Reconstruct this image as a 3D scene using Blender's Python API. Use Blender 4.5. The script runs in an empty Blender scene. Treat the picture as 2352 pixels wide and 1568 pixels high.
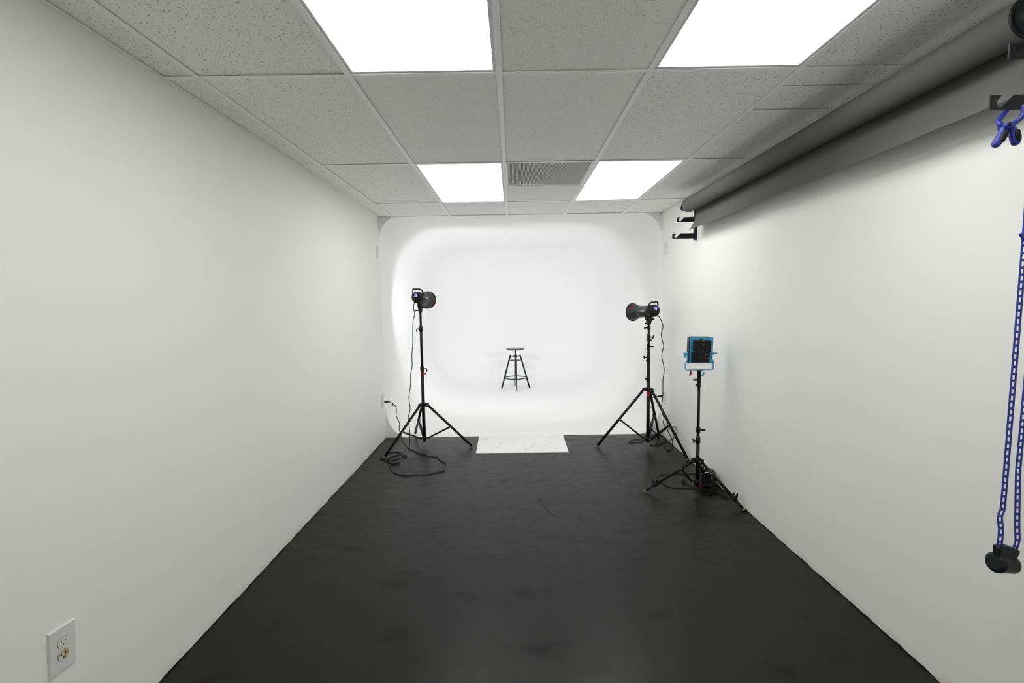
import bpy, bmesh, math, random
from mathutils import Vector, Matrix
R_ = math.radians
rng = random.Random(7)
SC = bpy.context.scene
COL = SC.collection

# ------------------------------------------------------------------ camera, world, exposure
cam_d = bpy.data.cameras.new('camera'); cam = bpy.data.objects.new('camera', cam_d); COL.objects.link(cam)
cam_d.sensor_fit = 'HORIZONTAL'; cam_d.sensor_width = 36.0
cam_d.lens = 36.0 * 1075.56 / 2352.0
cam_d.clip_start = 0.05; cam_d.clip_end = 60
cr = Vector((0.99988156, 0.00021402, -0.01538907)); cu = Vector((0.0153181, 0.08307551, 0.99642552)); cf = Vector((-0.00149171, 0.99654323, -0.08306239))
m = Matrix((cr, cu, -cf)).transposed().to_4x4(); m.translation = Vector((0, 0, 1.46547))
cam.matrix_world = m
SC.camera = cam

world = bpy.data.worlds.new('world'); SC.world = world; world.use_nodes = True
world.node_tree.nodes['Background'].inputs[0].default_value = (0, 0, 0, 1)
world.node_tree.nodes['Background'].inputs[1].default_value = 0.0

SC.view_settings.view_transform = 'Standard'
SC.view_settings.look = 'None'
SC.view_settings.gamma = 1.0
SC.view_settings.use_curve_mapping = False
SC.view_settings.exposure = 0.0
PANEL_STRENGTH = 6.1     # ceiling light diffusers
STROBE_POWER = 65.0      # modelling lamps in the two studio strobes, watts
SC.cycles.max_bounces = 14
SC.cycles.diffuse_bounces = 10
SC.cycles.glossy_bounces = 4
SC.cycles.sample_clamp_indirect = 6.0

# ------------------------------------------------------------------ dimensions of the room
XL, XR, YB, H = -1.408, 1.607, 5.062, 2.3885
YBACK = -0.80
CX = [-1.2571, -0.6475, -0.0379, 0.5717, 1.1813]
RY = [-1.681, -0.4617, 0.7575, 1.9767, 3.1959, 4.4151]

# ------------------------------------------------------------------ mesh helpers
def frame_of(d):
    d = Vector(d).normalized()
    a = Vector((0, 0, 1)) if abs(d.z) < 0.9 else Vector((1, 0, 0))
    u = a.cross(d).normalized(); v = d.cross(u)
    return u, v, d

def lathe(bm, o, d, prof, seg=24, cap0=True, cap1=True):
    """prof: list of (t along d, radius)"""
    o = Vector(o); u, v, d = frame_of(d)
    rings = []
    for t, r in prof:
        rings.append([bm.verts.new(o + d * t + (u * math.cos(2 * math.pi * k / seg) + v * math.sin(2 * math.pi * k / seg)) * r) for k in range(seg)])
    for a, b in zip(rings, rings[1:]):
        for k in range(seg):
            f = bm.faces.new((a[k], a[(k + 1) % seg], b[(k + 1) % seg], b[k])); f.smooth = True
    if cap0: bm.faces.new(rings[0][::-1])
    if cap1: bm.faces.new(rings[-1])

def cyl(bm, p0, p1, r0, r1=None, seg=16):
    p0, p1 = Vector(p0), Vector(p1)
    lathe(bm, p0, p1 - p0, [(0, r0), ((p1 - p0).length, r0 if r1 is None else r1)], seg)

def box(bm, c, s, rot=None, bevel=0.0, seg=2):
    r = bmesh.ops.create_cube(bm, size=1.0)
    vs = r['verts']
    M = Matrix.Translation(Vector(c)) @ (rot.to_4x4() if rot is not None else Matrix.Identity(4)) @ Matrix.Diagonal((*s, 1))
    bmesh.ops.transform(bm, matrix=M, verts=vs)
    if bevel > 0:
        es = list({e for v in vs for e in v.link_edges})
        bmesh.ops.bevel(bm, geom=es, offset=bevel, segments=seg, affect='EDGES', profile=0.5)

def bar(bm, p0, p1, w, h, side=None):
    """flat rectangular bar from p0 to p1; w across 'side', h across the other"""
    p0, p1 = Vector(p0), Vector(p1); d = (p1 - p0)
    L = d.length; d.normalize()
    if side is None:
        u, v, _ = frame_of(d)
    else:
        u = Vector(side); u = (u - d * u.dot(d)).normalized(); v = d.cross(u)
    M3 = Matrix((u, v, d)).transposed()
    box(bm, (p0 + p1) / 2, (w, h, L), M3)

def smooth_path(pts, n=5):
    P = [Vector(p) for p in pts]
    out = []
    for i in range(len(P) - 1):
        a = P[max(i - 1, 0)]; b = P[i]; c = P[i + 1]; d = P[min(i + 2, len(P) - 1)]
        for k in range(n):
            t = k / n
            out.append(0.5 * ((2 * b) + (c - a) * t + (2 * a - 5 * b + 4 * c - d) * t * t + (3 * b - a - 3 * c + d) * t ** 3))
    out.append(P[-1])
    return out

def tube(bm, pts, r, seg=8, closed=False):
    P = [Vector(p) for p in pts]
    Q = [P[0]]
    for p in P[1:]:
        if (p - Q[-1]).length > 1e-5: Q.append(p)
    P = Q; n = len(P)
    rad = r if isinstance(r, (list, tuple)) else None
    t = (P[1] - P[0]).normalized(); u, v, _ = frame_of(t)
    rings = []
    for i, p in enumerate(P):
        if closed: t2 = (P[(i + 1) % n] - P[i - 1]).normalized()
        else: t2 = (P[min(i + 1, n - 1)] - P[max(i - 1, 0)]).normalized()
        u = (u - t2 * u.dot(t2))
        if u.length < 1e-6: u = frame_of(t2)[0]
        u.normalize(); v = t2.cross(u)
        rr = rad[i] if rad else r
        rings.append([bm.verts.new(p + (u * math.cos(2 * math.pi * k / seg) + v * math.sin(2 * math.pi * k / seg)) * rr) for k in range(seg)])
    pairs = list(zip(rings, rings[1:])) + ([(rings[-1], rings[0])] if closed else [])
    for a, b in pairs:
        for k in range(seg):
            f = bm.faces.new((a[k], a[(k + 1) % seg], b[(k + 1) % seg], b[k])); f.smooth = True
    if not closed:
        bm.faces.new(rings[0][::-1]); bm.faces.new(rings[-1])

def prism(bm, pts2, o, ux, uy, th):
    """extruded polygon; pts2 in (ux, uy) plane from o, thickness th along ux x uy (centred)"""
    o, ux, uy = Vector(o), Vector(ux), Vector(uy); n = ux.cross(uy).normalized()
    A = [bm.verts.new(o + ux * x + uy * y - n * th / 2) for x, y in pts2]
    B = [bm.verts.new(o + ux * x + uy * y + n * th / 2) for x, y in pts2]
    k = len(pts2)
    bm.faces.new(A[::-1]); bm.faces.new(B)
    for i in range(k):
        bm.faces.new((A[i], A[(i + 1) % k], B[(i + 1) % k], B[i]))

def obj(name, bm, mat, parent=None, loc=None, recalc=True):
    if recalc: bmesh.ops.recalc_face_normals(bm, faces=bm.faces)
    me = bpy.data.meshes.new(name); bm.to_mesh(me); bm.free()
    if mat is not None: me.materials.append(mat)
    o = bpy.data.objects.new(name, me); COL.objects.link(o)
    if parent is not None: o.parent = parent
    if loc is not None: o.location = loc
    return o

def world_obj(name, bm, mat, origin, parent=None):
    bmesh.ops.translate(bm, verts=bm.verts, vec=-Vector(origin))
    return obj(name, bm, mat, parent, origin)

def N(): return bmesh.new()

def thing(name, label, cat, loc=(0, 0, 0), rot=(0, 0, 0), group=None):
    o = bpy.data.objects.new(name, None); COL.objects.link(o)
    o.empty_display_size = 0.05
    o.location = loc; o.rotation_euler = rot
    return tag(o, label, cat, group)

def tag(o, label, cat, group=None):
    o['label'] = label; o['category'] = cat
    if group: o['group'] = group
    return o

def text_mesh(name, body, size, mat, parent, M, align='LEFT', depth=0.0004):
    cu_ = bpy.data.curves.new(name, 'FONT'); cu_.body = body; cu_.size = size; cu_.align_x = align; cu_.align_y = 'CENTER'; cu_.extrude = depth; cu_.resolution_u = 3
    to = bpy.data.objects.new(name + '_tmp', cu_); COL.objects.link(to)
    dg = bpy.context.evaluated_depsgraph_get()
    me = bpy.data.meshes.new_from_object(to.evaluated_get(dg))
    bpy.data.objects.remove(to); bpy.data.curves.remove(cu_)
    me.name = name; me.materials.clear(); me.materials.append(mat)
    o = bpy.data.objects.new(name, me); COL.objects.link(o); o.parent = parent; o.matrix_local = M
    return o

def axes(o, x, y):
    x, y = Vector(x).normalized(), Vector(y).normalized(); z = x.cross(y)
    M = Matrix((x, y, z)).transposed().to_4x4(); M.translation = Vector(o); return M

# ------------------------------------------------------------------ materials
def new_mat(name, col=(0.5, 0.5, 0.5), rough=0.5, metal=0.0, spec=0.5):
    mt = bpy.data.materials.new(name); mt.use_nodes = True
    b = mt.node_tree.nodes['Principled BSDF']
    b.inputs['Base Color'].default_value = (*col, 1); b.inputs['Roughness'].default_value = rough
    b.inputs['Metallic'].default_value = metal; b.inputs['Specular IOR Level'].default_value = spec
    return mt

class G:
    def __init__(s, mt): s.t = mt.node_tree; s.b = s.t.nodes['Principled BSDF']
    def n(s, typ, **kw):
        nd = s.t.nodes.new(typ)
        for k, v in kw.items():
            if k.startswith('i_'):
                nd.inputs[int(k[2:])].default_value = v
            else: setattr(nd, k, v)
        return nd
    def l(s, a, b): s.t.links.new(a, b)
    def math(s, op, a, b=None, clamp=False):
        nd = s.t.nodes.new('ShaderNodeMath'); nd.operation = op; nd.use_clamp = clamp
        for i, x in enumerate((a, b)):
            if x is None: continue
            if isinstance(x, (int, float)): nd.inputs[i].default_value = x
            else: s.l(x, nd.inputs[i])
        return nd.outputs[0]
    def ramp(s, fac, p0, p1, c0=0.0, c1=1.0):
        nd = s.t.nodes.new('ShaderNodeMapRange'); nd.clamp = True
        s.l(fac, nd.inputs['Value'])
        nd.inputs['From Min'].default_value = p0; nd.inputs['From Max'].default_value = p1
        nd.inputs['To Min'].default_value = c0; nd.inputs['To Max'].default_value = c1
        return nd.outputs[0]
    def mix(s, fac, a, b):
        nd = s.t.nodes.new('ShaderNodeMix'); nd.data_type = 'RGBA'
        if isinstance(fac, (int, float)): nd.inputs[0].default_value = fac
        else: s.l(fac, nd.inputs[0])
        for i, x in ((6, a), (7, b)):
            if isinstance(x, tuple): nd.inputs[i].default_value = (*x, 1) if len(x) == 3 else x
            else: s.l(x, nd.inputs[i])
        return nd.outputs[2]
    def noise(s, vec, scale, detail=3.0, rough=0.5):
        nd = s.t.nodes.new('ShaderNodeTexNoise'); nd.inputs['Scale'].default_value = scale
        nd.inputs['Detail'].default_value = detail; nd.inputs['Roughness'].default_value = rough
        s.l(vec, nd.inputs['Vector']); return nd.outputs[0]
    def bump(s, h, strength, dist):
        nd = s.t.nodes.new('ShaderNodeBump'); nd.inputs['Strength'].default_value = strength; nd.inputs['Distance'].default_value = dist
        s.l(h, nd.inputs['Height']); s.l(nd.outputs[0], s.b.inputs['Normal'])
    def obj(s): return s.t.nodes.new('ShaderNodeTexCoord').outputs['Object']
    def scaled(s, vec, sc, loc=None):
        nd = s.t.nodes.new('ShaderNodeMapping'); s.l(vec, nd.inputs['Vector']); nd.inputs['Scale'].default_value = sc
        if loc is not None: s.l(loc, nd.inputs['Location'])
        return nd.outputs[0]

WALL_COL = (0.80, 0.80, 0.772)
def paint_wall():
    mt = new_mat('white_wall_paint', WALL_COL, 0.55, 0, 0.35); g = G(mt)
    v = g.obj()
    # black floor paint creeping unevenly up the foot of the wall, yellowed strip above it
    sep = g.n('ShaderNodeSeparateXYZ'); g.l(v, sep.inputs[0]); z = sep.outputs[2]
    w = g.noise(g.scaled(v, (1, 1, 0.05)), 9.0, 4.0, 0.65)
    lim = g.ramp(w, 0.35, 0.75, 0.0, 0.010)
    black = g.math('LESS_THAN', z, lim)
    yl = g.math('MULTIPLY', g.ramp(z, 0.012, 0.045, 1.0, 0.0), g.ramp(g.noise(v, 5.0), 0.4, 0.65, 0.0, 0.55))
    tone = g.ramp(g.noise(v, 1.3, 2.0), 0.3, 0.7, 0.0, 1.0)
    c = g.mix(tone, (0.885, 0.888, 0.856), (0.900, 0.902, 0.874))
    c = g.mix(yl, c, (0.70, 0.66, 0.50))
    c = g.mix(black, c, (0.016, 0.016, 0.016))
    g.l(c, g.b.inputs['Base Color'])
    g.bump(g.noise(v, 260.0, 3.0), 0.10, 0.0006)
    return mt
M_wall = paint_wall()

def cyc_paint():
    mt = new_mat('cyclorama_paint', (0.80, 0.80, 0.795), 0.6, 0, 0.3); g = G(mt); v = g.obj()
    g.l(g.mix(g.ramp(g.noise(v, 2.0, 3.0), 0.3, 0.7), (0.93, 0.931, 0.929), (0.94, 0.94, 0.938)), g.b.inputs['Base Color'])
    g.bump(g.noise(v, 180.0, 2.0), 0.05, 0.0005)
    return mt
M_cyc = cyc_paint()

def floor_paint():
    mt = new_mat('black_floor_paint', (0.02, 0.02, 0.02), 0.5, 0, 0.27); g = G(mt); v = g.obj()
    n1 = g.noise(v, 1.1, 5.0, 0.6); n2 = g.noise(g.scaled(v, (1.0, 2.4, 1)), 6.0, 6.0, 0.65)
    c = g.mix(g.ramp(n1, 0.3, 0.7), (0.0025, 0.0025, 0.0025), (0.0040, 0.0041, 0.0040))
    # rubbed and scuffed streaks near the cyclorama
    sc = g.ramp(n2, 0.56, 0.70)
    c = g.mix(g.math('MULTIPLY', sc, 0.45), c, (0.003, 0.003, 0.0028))
    c = g.mix(g.math('MULTIPLY', g.ramp(g.noise(v, 17.0, 4.0), 0.60, 0.75), 0.25), c, (0.012, 0.0117, 0.0105))
    # sparse pale specks of dust
    vo = g.n('ShaderNodeTexVoronoi'); vo.inputs['Scale'].default_value = 7.0; g.l(v, vo.inputs['Vector'])
    dot = g.math('MULTIPLY', g.math('LESS_THAN', vo.outputs['Distance'], 0.014), g.math('GREATER_THAN', g.n('ShaderNodeSeparateColor').outputs[0], 2.0))
    sepc = [x for x in g.t.nodes if x.bl_idname == 'ShaderNodeSeparateColor'][0]; g.l(vo.outputs['Color'], sepc.inputs[0])
    dot = g.math('MULTIPLY', g.math('LESS_THAN', vo.outputs['Distance'], 0.016), g.math('GREATER_THAN', sepc.outputs[0], 0.86))
    c = g.mix(dot, c, (0.16, 0.16, 0.15))
    def stroke(c, cx_, cy_, rad, wid, y0, y1, side, col, amt):
        sp = g.n('ShaderNodeSeparateXYZ'); g.l(v, sp.inputs[0])
        dx = g.math('SUBTRACT', sp.outputs[0], cx_); dy = g.math('SUBTRACT', sp.outputs[1], cy_)
        d = g.math('ABSOLUTE', g.math('SUBTRACT', g.math('SQRT', g.math('ADD', g.math('MULTIPLY', dx, dx), g.math('MULTIPLY', dy, dy))), rad))
        k = g.math('MULTIPLY', g.ramp(d, wid * 0.4, wid, 1.0, 0.0), g.math('MULTIPLY', g.math('GREATER_THAN', sp.outputs[1], y0), g.math('LESS_THAN', sp.outputs[1], y1)))
        k = g.math('MULTIPLY', k, g.math('GREATER_THAN', g.math('MULTIPLY', dx, side), 0.0))
        return g.mix(g.math('MULTIPLY', k, amt), c, col), k
    c, k1 = stroke(c, 1.10, 3.52, 0.93, 0.007, 3.08, 3.39, -1, (0.001, 0.001, 0.001), 0.9)
    c, k2 = stroke(c, -3.55, 5.75, 4.18, 0.006, 4.22, 4.43, 1, (0.001, 0.001, 0.001), 0.9)
    blot = g.math('MULTIPLY', g.ramp(g.noise(g.scaled(v, (1.0, 1.6, 1)), 2.6, 2.0), 0.60, 0.68), g.ramp(g.noise(v, 9.0, 3.0), 0.35, 0.6))
    ck = g.math('MAXIMUM', g.math('MAXIMUM', k1, k2), g.math('MULTIPLY', blot, 0.5))
    g.l(c, g.b.inputs['Base Color'])
    g.l(g.math('SUBTRACT', 0.27, g.math('MULTIPLY', ck, 0.18)), g.b.inputs['Specular IOR Level'])
    n3 = g.noise(g.scaled(v, (1.0, 1.3, 1)), 13.0, 6.0, 0.7)
    g.l(g.math('ADD', g.ramp(n2, 0.3, 0.72, 0.30, 0.42), g.ramp(n3, 0.35, 0.72, -0.03, 0.07)), g.b.inputs['Roughness'])
    g.bump(g.noise(v, 60.0, 4.0), 0.12, 0.0015)
    return mt
M_floor = floor_paint()

def tile_mat(name, stretch, base, dens):
    mt = new_mat(name, base, 0.9, 0, 0.15); g = G(mt)
    tc = g.n('ShaderNodeTexCoord'); oi = g.n('ShaderNodeObjectInfo')
    off = g.n('ShaderNodeVectorMath'); off.operation = 'SCALE'; off.inputs[0].default_value = (17.3, 31.7, 0); g.l(oi.outputs['Random'], off.inputs['Scale'])
    v = g.scaled(tc.outputs['Object'], (1, 1, 1), off.outputs[0])
    nz = g.n('ShaderNodeTexNoise'); nz.inputs['Scale'].default_value = 45.0; nz.inputs['Detail'].default_value = 2.0; g.l(v, nz.inputs['Vector'])
    dv = g.n('ShaderNodeVectorMath'); dv.operation = 'MULTIPLY_ADD'; g.l(nz.outputs['Color'], dv.inputs[0]); dv.inputs[1].default_value = (0.013, 0.013, 0); g.l(v, dv.inputs[2])
    dens_n = g.noise(v, 5.0, 3.0)
    def holes(scale, st, rad, keep):
        vo = g.n('ShaderNodeTexVoronoi'); vo.voronoi_dimensions = '2D'; vo.inputs['Scale'].default_value = scale
        g.l(g.scaled(dv.outputs[0], st), vo.inputs['Vector'])
        sp = g.n('ShaderNodeSeparateColor'); g.l(vo.outputs['Color'], sp.inputs[0])
        r = g.math('MULTIPLY', sp.outputs[1], rad)
        k = g.math('GREATER_THAN', g.math('ADD', sp.outputs[0], g.math('MULTIPLY', g.math('SUBTRACT', dens_n, 0.5), 0.9)), keep)
        return g.math('MULTIPLY', g.math('LESS_THAN', vo.outputs['Distance'], r), k)
    fis = holes(135.0, stretch, 0.185, 1.0 - dens)
    pin = holes(270.0, (1, 1, 1), 0.23, 0.64)
    m1 = g.math('MAXIMUM', fis, g.math('MULTIPLY', pin, 0.55))
    c = g.mix(m1, base, (0.13, 0.13, 0.122))
    g.l(c, g.b.inputs['Base Color'])
    h = g.math('SUBTRACT', g.math('MULTIPLY', g.noise(v, 120.0, 4.0, 0.7), 0.35), m1)
    g.bump(h, 0.22, 0.0015)
    return mt
TB = (0.945, 0.945, 0.922)
M_tile = tile_mat('fissured_ceiling_tile', (0.80, 0.40, 1), TB, 0.58)
M_tile_x = tile_mat('streaked_ceiling_tile', (0.26, 1.0, 1), TB, 0.60)
M_tile_pin = tile_mat('pinhole_ceiling_tile', (1.1, 0.8, 1), TB, 0.36)
M_tee = new_mat('white_tee_enamel', (0.96, 0.96, 0.945), 0.4, 0, 0.4)
M_plenum = new_mat('dark_plenum', (0.05, 0.05, 0.05), 0.9)
M_frame = new_mat('light_frame_enamel', (0.70, 0.70, 0.70), 0.4)

def emit(name, col, strength):
    mt = new_mat(name, col, 0.5); b = mt.node_tree.nodes['Principled BSDF']
    b.inputs['Emission Color'].default_value = (*col, 1); b.inputs['Emission Strength'].default_value = strength
    return mt
M_diffuser = emit('lit_acrylic_diffuser', (1.0, 1.0, 0.985), PANEL_STRENGTH)

def noisy(name, c0, c1, scale, rough, spec=0.4, bump=0.0, metal=0.0):
    mt = new_mat(name, c0, rough, metal, spec); g = G(mt); v = g.obj()
    nn = g.noise(v, scale, 4.0)
    g.l(g.mix(g.ramp(nn, 0.3, 0.7), c0, c1), g.b.inputs['Base Color'])
    if bump: g.bump(nn, bump, 0.001)
    return mt
M_black = noisy('black_powder_coat', (0.005, 0.005, 0.0055), (0.008, 0.008, 0.0085), 60, 0.42, 0.28)
M_blackp = noisy('black_plastic', (0.006, 0.006, 0.0063), (0.009, 0.009, 0.0093), 90, 0.5, 0.28)
M_rubber = noisy('black_rubber_cord', (0.006, 0.006, 0.006), (0.009, 0.009, 0.009), 40, 0.55, 0.25)
M_grayhead = noisy('charcoal_lamp_housing', (0.042, 0.043, 0.045), (0.052, 0.053, 0.055), 70, 0.42, 0.5)
M_refl_out = noisy('dark_reflector_enamel', (0.020, 0.0205, 0.022), (0.027, 0.027, 0.028), 50, 0.45, 0.5)
M_refl_in = new_mat('silver_reflector_lining', (0.75, 0.75, 0.75), 0.35, 0.9)
M_foot = noisy('pale_rubber_foot', (0.34, 0.32, 0.26), (0.42, 0.40, 0.33), 30, 0.7)
M_red = noisy('red_webbing', (0.42, 0.020, 0.018), (0.50, 0.030, 0.026), 80, 0.7, 0.3)
M_redlabel = new_mat('red_label_print', (0.30, 0.012, 0.016), 0.45)
M_white_print = new_mat('white_print', (0.75, 0.75, 0.75), 0.5)
M_gray_print = new_mat('grey_print', (0.13, 0.13, 0.13), 0.5)
M_steel = noisy('bright_steel', (0.62, 0.62, 0.62), (0.70, 0.70, 0.70), 40, 0.3, 0.5, 0, 1.0)
M_lcd = emit('blue_lcd_backlight', (0.12, 0.12, 0.62), 0.20)
M_lcd_seg = emit('pale_lcd_segments', (0.60, 0.63, 0.98), 0.36)
M_blue = noisy('blue_anodised_panel', (0.050, 0.385, 0.70), (0.058, 0.410, 0.74), 25, 0.42, 0.5)
M_blue_dark = noisy('dark_blue_casing', (0.006, 0.008, 0.011), (0.008, 0.010, 0.014), 25, 0.45, 0.4)
M_acry = new_mat('milky_led_diffuser', (0.75, 0.75, 0.72), 0.5)
M_paper = noisy('grey_backdrop_paper', (0.112, 0.115, 0.104), (0.125, 0.127, 0.117), 300, 0.75, 0.2, 0.05)
M_core = noisy('cardboard_core', (0.30, 0.20, 0.11), (0.36, 0.25, 0.14), 40, 0.85)
M_bracket = noisy('black_bracket_steel', (0.005, 0.0053, 0.0065), (0.008, 0.008, 0.0095), 50, 0.42, 0.3)
M_plug = noisy('black_drive_plug', (0.007, 0.0085, 0.010), (0.010, 0.012, 0.014), 50, 0.45, 0.32)
M_chain = noisy('blue_chain_plastic', (0.014, 0.030, 0.30), (0.020, 0.042, 0.36), 60, 0.38, 0.5)
M_clampb = noisy('blue_clamp_plastic', (0.016, 0.026, 0.25), (0.022, 0.036, 0.31), 60, 0.4, 0.5)
M_plate = noisy('white_cover_plate', (0.70, 0.70, 0.685), (0.73, 0.73, 0.715), 10, 0.35, 0.5)
M_recept = noisy('ivory_receptacle', (0.70, 0.70, 0.62), (0.76, 0.76, 0.70), 15, 0.4)
def stained():
    mt = new_mat('stained_receptacle', (0.7, 0.7, 0.62), 0.4); g = G(mt); v = g.obj()
    g.l(g.mix(g.ramp(g.noise(g.scaled(v, (1, 1, 1)), 55.0, 2.0), 0.42, 0.56), (0.72, 0.71, 0.63), (0.46, 0.38, 0.17)), g.b.inputs['Base Color'])
    return mt
M_stained = stained()
M_slot = new_mat('dark_slot', (0.04, 0.038, 0.03), 0.8)
def scuffed_white():
    mt = new_mat('scuffed_white_board', (0.8, 0.8, 0.78), 0.5); g = G(mt); v = g.obj()
    n1 = g.noise(g.scaled(v, (1.0, 1.9, 1)), 11.0, 4.0, 0.6)
    n2 = g.noise(v, 3.0, 2.0)
    k = g.math('MULTIPLY', g.ramp(n1, 0.56, 0.74), g.ramp(n2, 0.36, 0.58, 0.25, 0.9))
    g.l(g.mix(k, (0.88, 0.88, 0.865), (0.44, 0.43, 0.39)), g.b.inputs['Base Color'])
    return mt
M_mat = scuffed_white()
M_stool = noisy('black_stool_lacquer', (0.006, 0.006, 0.0065), (0.009, 0.009, 0.0095), 50, 0.32, 0.35)
M_seat = noisy('glossy_seat_lacquer', (0.030, 0.030, 0.031), (0.042, 0.042, 0.043), 20, 0.13, 0.9)  # paler, glossier lacquer than the legs, so the seat reflects the white bay

# ------------------------------------------------------------------ room shell
def struct(o): o['kind'] = 'structure'; return o

bm = N(); box(bm, ((XL + XR) / 2, (YBACK + YB) / 2, -0.05), (XR - XL + 0.3, YB - YBACK, 0.1)); floor = struct(obj('floor', bm, M_floor))
bm = N(); box(bm, (XL - 0.06, (YBACK + YB) / 2, 1.3), (0.12, YB - YBACK, 2.6)); struct(obj('wall_left', bm, M_wall))
bm = N(); box(bm, (XR + 0.06, (YBACK + YB) / 2, 1.3), (0.12, YB - YBACK, 2.6)); struct(obj('wall_right', bm, M_wall))
bm = N(); box(bm, ((XL + XR) / 2, YBACK - 0.06, 1.3), (XR - XL + 0.24, 0.12, 2.6)); struct(obj('wall_back', bm, M_wall))
# structural deck above the hung ceiling
bm = N(); box(bm, ((XL + XR) / 2, (YBACK + YB) / 2, 2.66), (XR - XL + 0.24, YB - YBACK + 0.12, 0.12)); ceiling = struct(obj('ceiling', bm, M_plenum))
# header above the ceiling line where the cove begins
# --- cyclorama: a coved white bay beyond the floor edge
YW, RB = 8.80, 0.64
def section(y, inset, a, b, n=14):
    """rounded rectangle x[XL..XR] z[0..H] inset, corner radii a (x) b (z); bottom corners slightly longer"""
    pts = []
    x0, x1, z0, z1 = XL + inset, XR - inset, inset, H - inset
    cors = [(x1, z0, 1, -1, a * 1.12, b * 1.1, 270), (x1, z1, 1, 1, a * 1.02, b, 0), (x0, z1, -1, 1, a * 0.95, b * 0.92, 90), (x0, z0, -1, -1, a * 1.12, b * 1.22, 180)]
    for (x, z, sx, sz, aa, bb, a0) in cors:
        cx_, cz_ = x - sx * aa, z - sz * bb
        for k in range(n + 1):
            t = R_(a0 + 90 * k / n)
            pts.append(Vector((cx_ + aa * math.cos(t), y, cz_ + bb * math.sin(t))))
    return pts
bm = N(); rings = []
A0, B0 = 0.215, 0.290
ys = [YB + (YW - RB - YB) * (k / 24) for k in range(25)]
for y in ys:
    t = min(1.0, (y - YB) / 1.2); t = t * t * (3 - 2 * t)
    rings.append((y, 0.0, A0 + (0.64 - A0) * t, B0 + (0.64 - B0) * t))
for k in range(1, 13):
    th = R_(90 * k / 12)
    ins = RB * (1 - math.cos(th)); rr = max(0.64 - ins, 0.02)
    rings.append((YW - RB + RB * math.sin(th), ins, rr, rr))
vr = [[bm.verts.new(p) for p in section(*r)] for r in rings]
for a, b in zip(vr, vr[1:]):
    k = len(a)
    for i in range(k):
        f = bm.faces.new((a[i], a[(i + 1) % k], b[(i + 1) % k], b[i])); f.smooth = True
f = bm.faces.new(vr[-1]); f.smooth = True
bmesh.ops.recalc_face_normals(bm, faces=bm.faces)
wall_far = struct(obj('wall_far', bm, M_cyc, recalc=False))
# flat ends of the corner fillets, facing the room
sec = section(YB, 0.0, A0, B0)
nn = 15
for ci, (cx_, cz_) in enumerate([(XR, 0), (XR, H), (XL, H), (XL, 0)]):
    bm = N(); arc = sec[ci * nn:(ci + 1) * nn]
    c0 = bm.verts.new((cx_, YB - 0.0015, cz_)); c1 = bm.verts.new((cx_, YB + 0.02, cz_))
    va = [bm.verts.new((p.x, YB - 0.0015, p.z)) for p in arc]; vb = [bm.verts.new((p.x, YB + 0.02, p.z)) for p in arc]
    bm.faces.new([c0] + va); bm.faces.new([c1] + vb[::-1])
    for i in range(nn - 1): bm.faces.new((va[i], va[i + 1], vb[i + 1], vb[i]))
    bm.faces.new((c0, va[0], vb[0], c1)); bm.faces.new((c0, c1, vb[-1], va[-1]))
    obj('corner_fillet', bm, M_cyc, wall_far)
# masonry closing the space behind the coves and above the bay (keeps light in)
bm = N(); box(bm, ((XL + XR) / 2, YB + 0.06, 2.56), (XR - XL + 0.24, 0.1, 0.33)); obj('header', bm, M_plenum, wall_far)

# --- hung ceiling: tees, wall angles, tiles
mesh_cache = {}
def tile_mesh(w, l):
    key = (round(w, 3), round(l, 3))
    if key not in mesh_cache:
        b = N(); box(b, (0, 0, 0.008), (w, l, 0.016), bevel=0.0012, seg=1)
        me = bpy.data.meshes.new('ceiling_tile'); b.to_mesh(me); b.free(); me.materials.append(M_tile)
        mesh_cache[key] = me
    return mesh_cache[key]
def tile(x0, x1, y0, y1, mat=None, lift=None):
    g_ = 0.0055
    me = tile_mesh(x1 - x0 - 2 * g_, y1 - y0 - 2 * g_)
    o = bpy.data.objects.new('ceiling_tile', me); COL.objects.link(o); o.parent = ceiling
    lf = rng.choice([0.0012, 0.002, 0.003, 0.0045]) if lift is None else lift
    o.location = ((x0 + x1) / 2, (y0 + y1) / 2, H + 0.0022 + lf)
    o.rotation_euler = (rng.uniform(-0.0016, 0.0016), rng.uniform(-0.003, 0.003), rng.uniform(-0.002, 0.002))
    if mat is not None:
        o.material_slots[0].link = 'OBJECT'; o.material_slots[0].material = mat
def tee(name, x0, x1, y0, y1, w=0.0238):
    b = N()
    if abs(x1 - x0) < 1e-6:
        box(b, (x0, (y0 + y1) / 2, H + 0.0009), (w, y1 - y0, 0.0018)); box(b, (x0, (y0 + y1) / 2, H + 0.02), (0.002, y1 - y0, 0.036))
        o = world_obj(name, b, M_tee, (x0, (y0 + y1) / 2, H), None)
    else:
        box(b, ((x0 + x1) / 2, y0, H + 0.0009), (x1 - x0, w, 0.0018)); box(b, ((x0 + x1) / 2, y0, H + 0.02), (x1 - x0, 0.002, 0.036))
        o = world_obj(name, b, M_tee, ((x0 + x1) / 2, y0, H), None)
    o.parent = ceiling
for x in CX: tee('main_tee', x, x, YBACK, YB)
XS = [XL] + CX + [XR]
for y in RY[2:]:
    for a, b in zip(XS, XS[1:]):
        e0 = 0.0121 if a != XL else 0.02; e1 = 0.0121 if b != XR else 0.02
        tee('cross_tee', a + e0, b - e1, y, y)
for y in (2.141, 2.400): tee('cross_tee', CX[4] + 0.0121, XR - 0.02, y, y, 0.015)
tee('cross_tee', CX[2] + 0.0121, CX[3] - 0.0121, 3.818, 3.818, 0.012)
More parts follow.
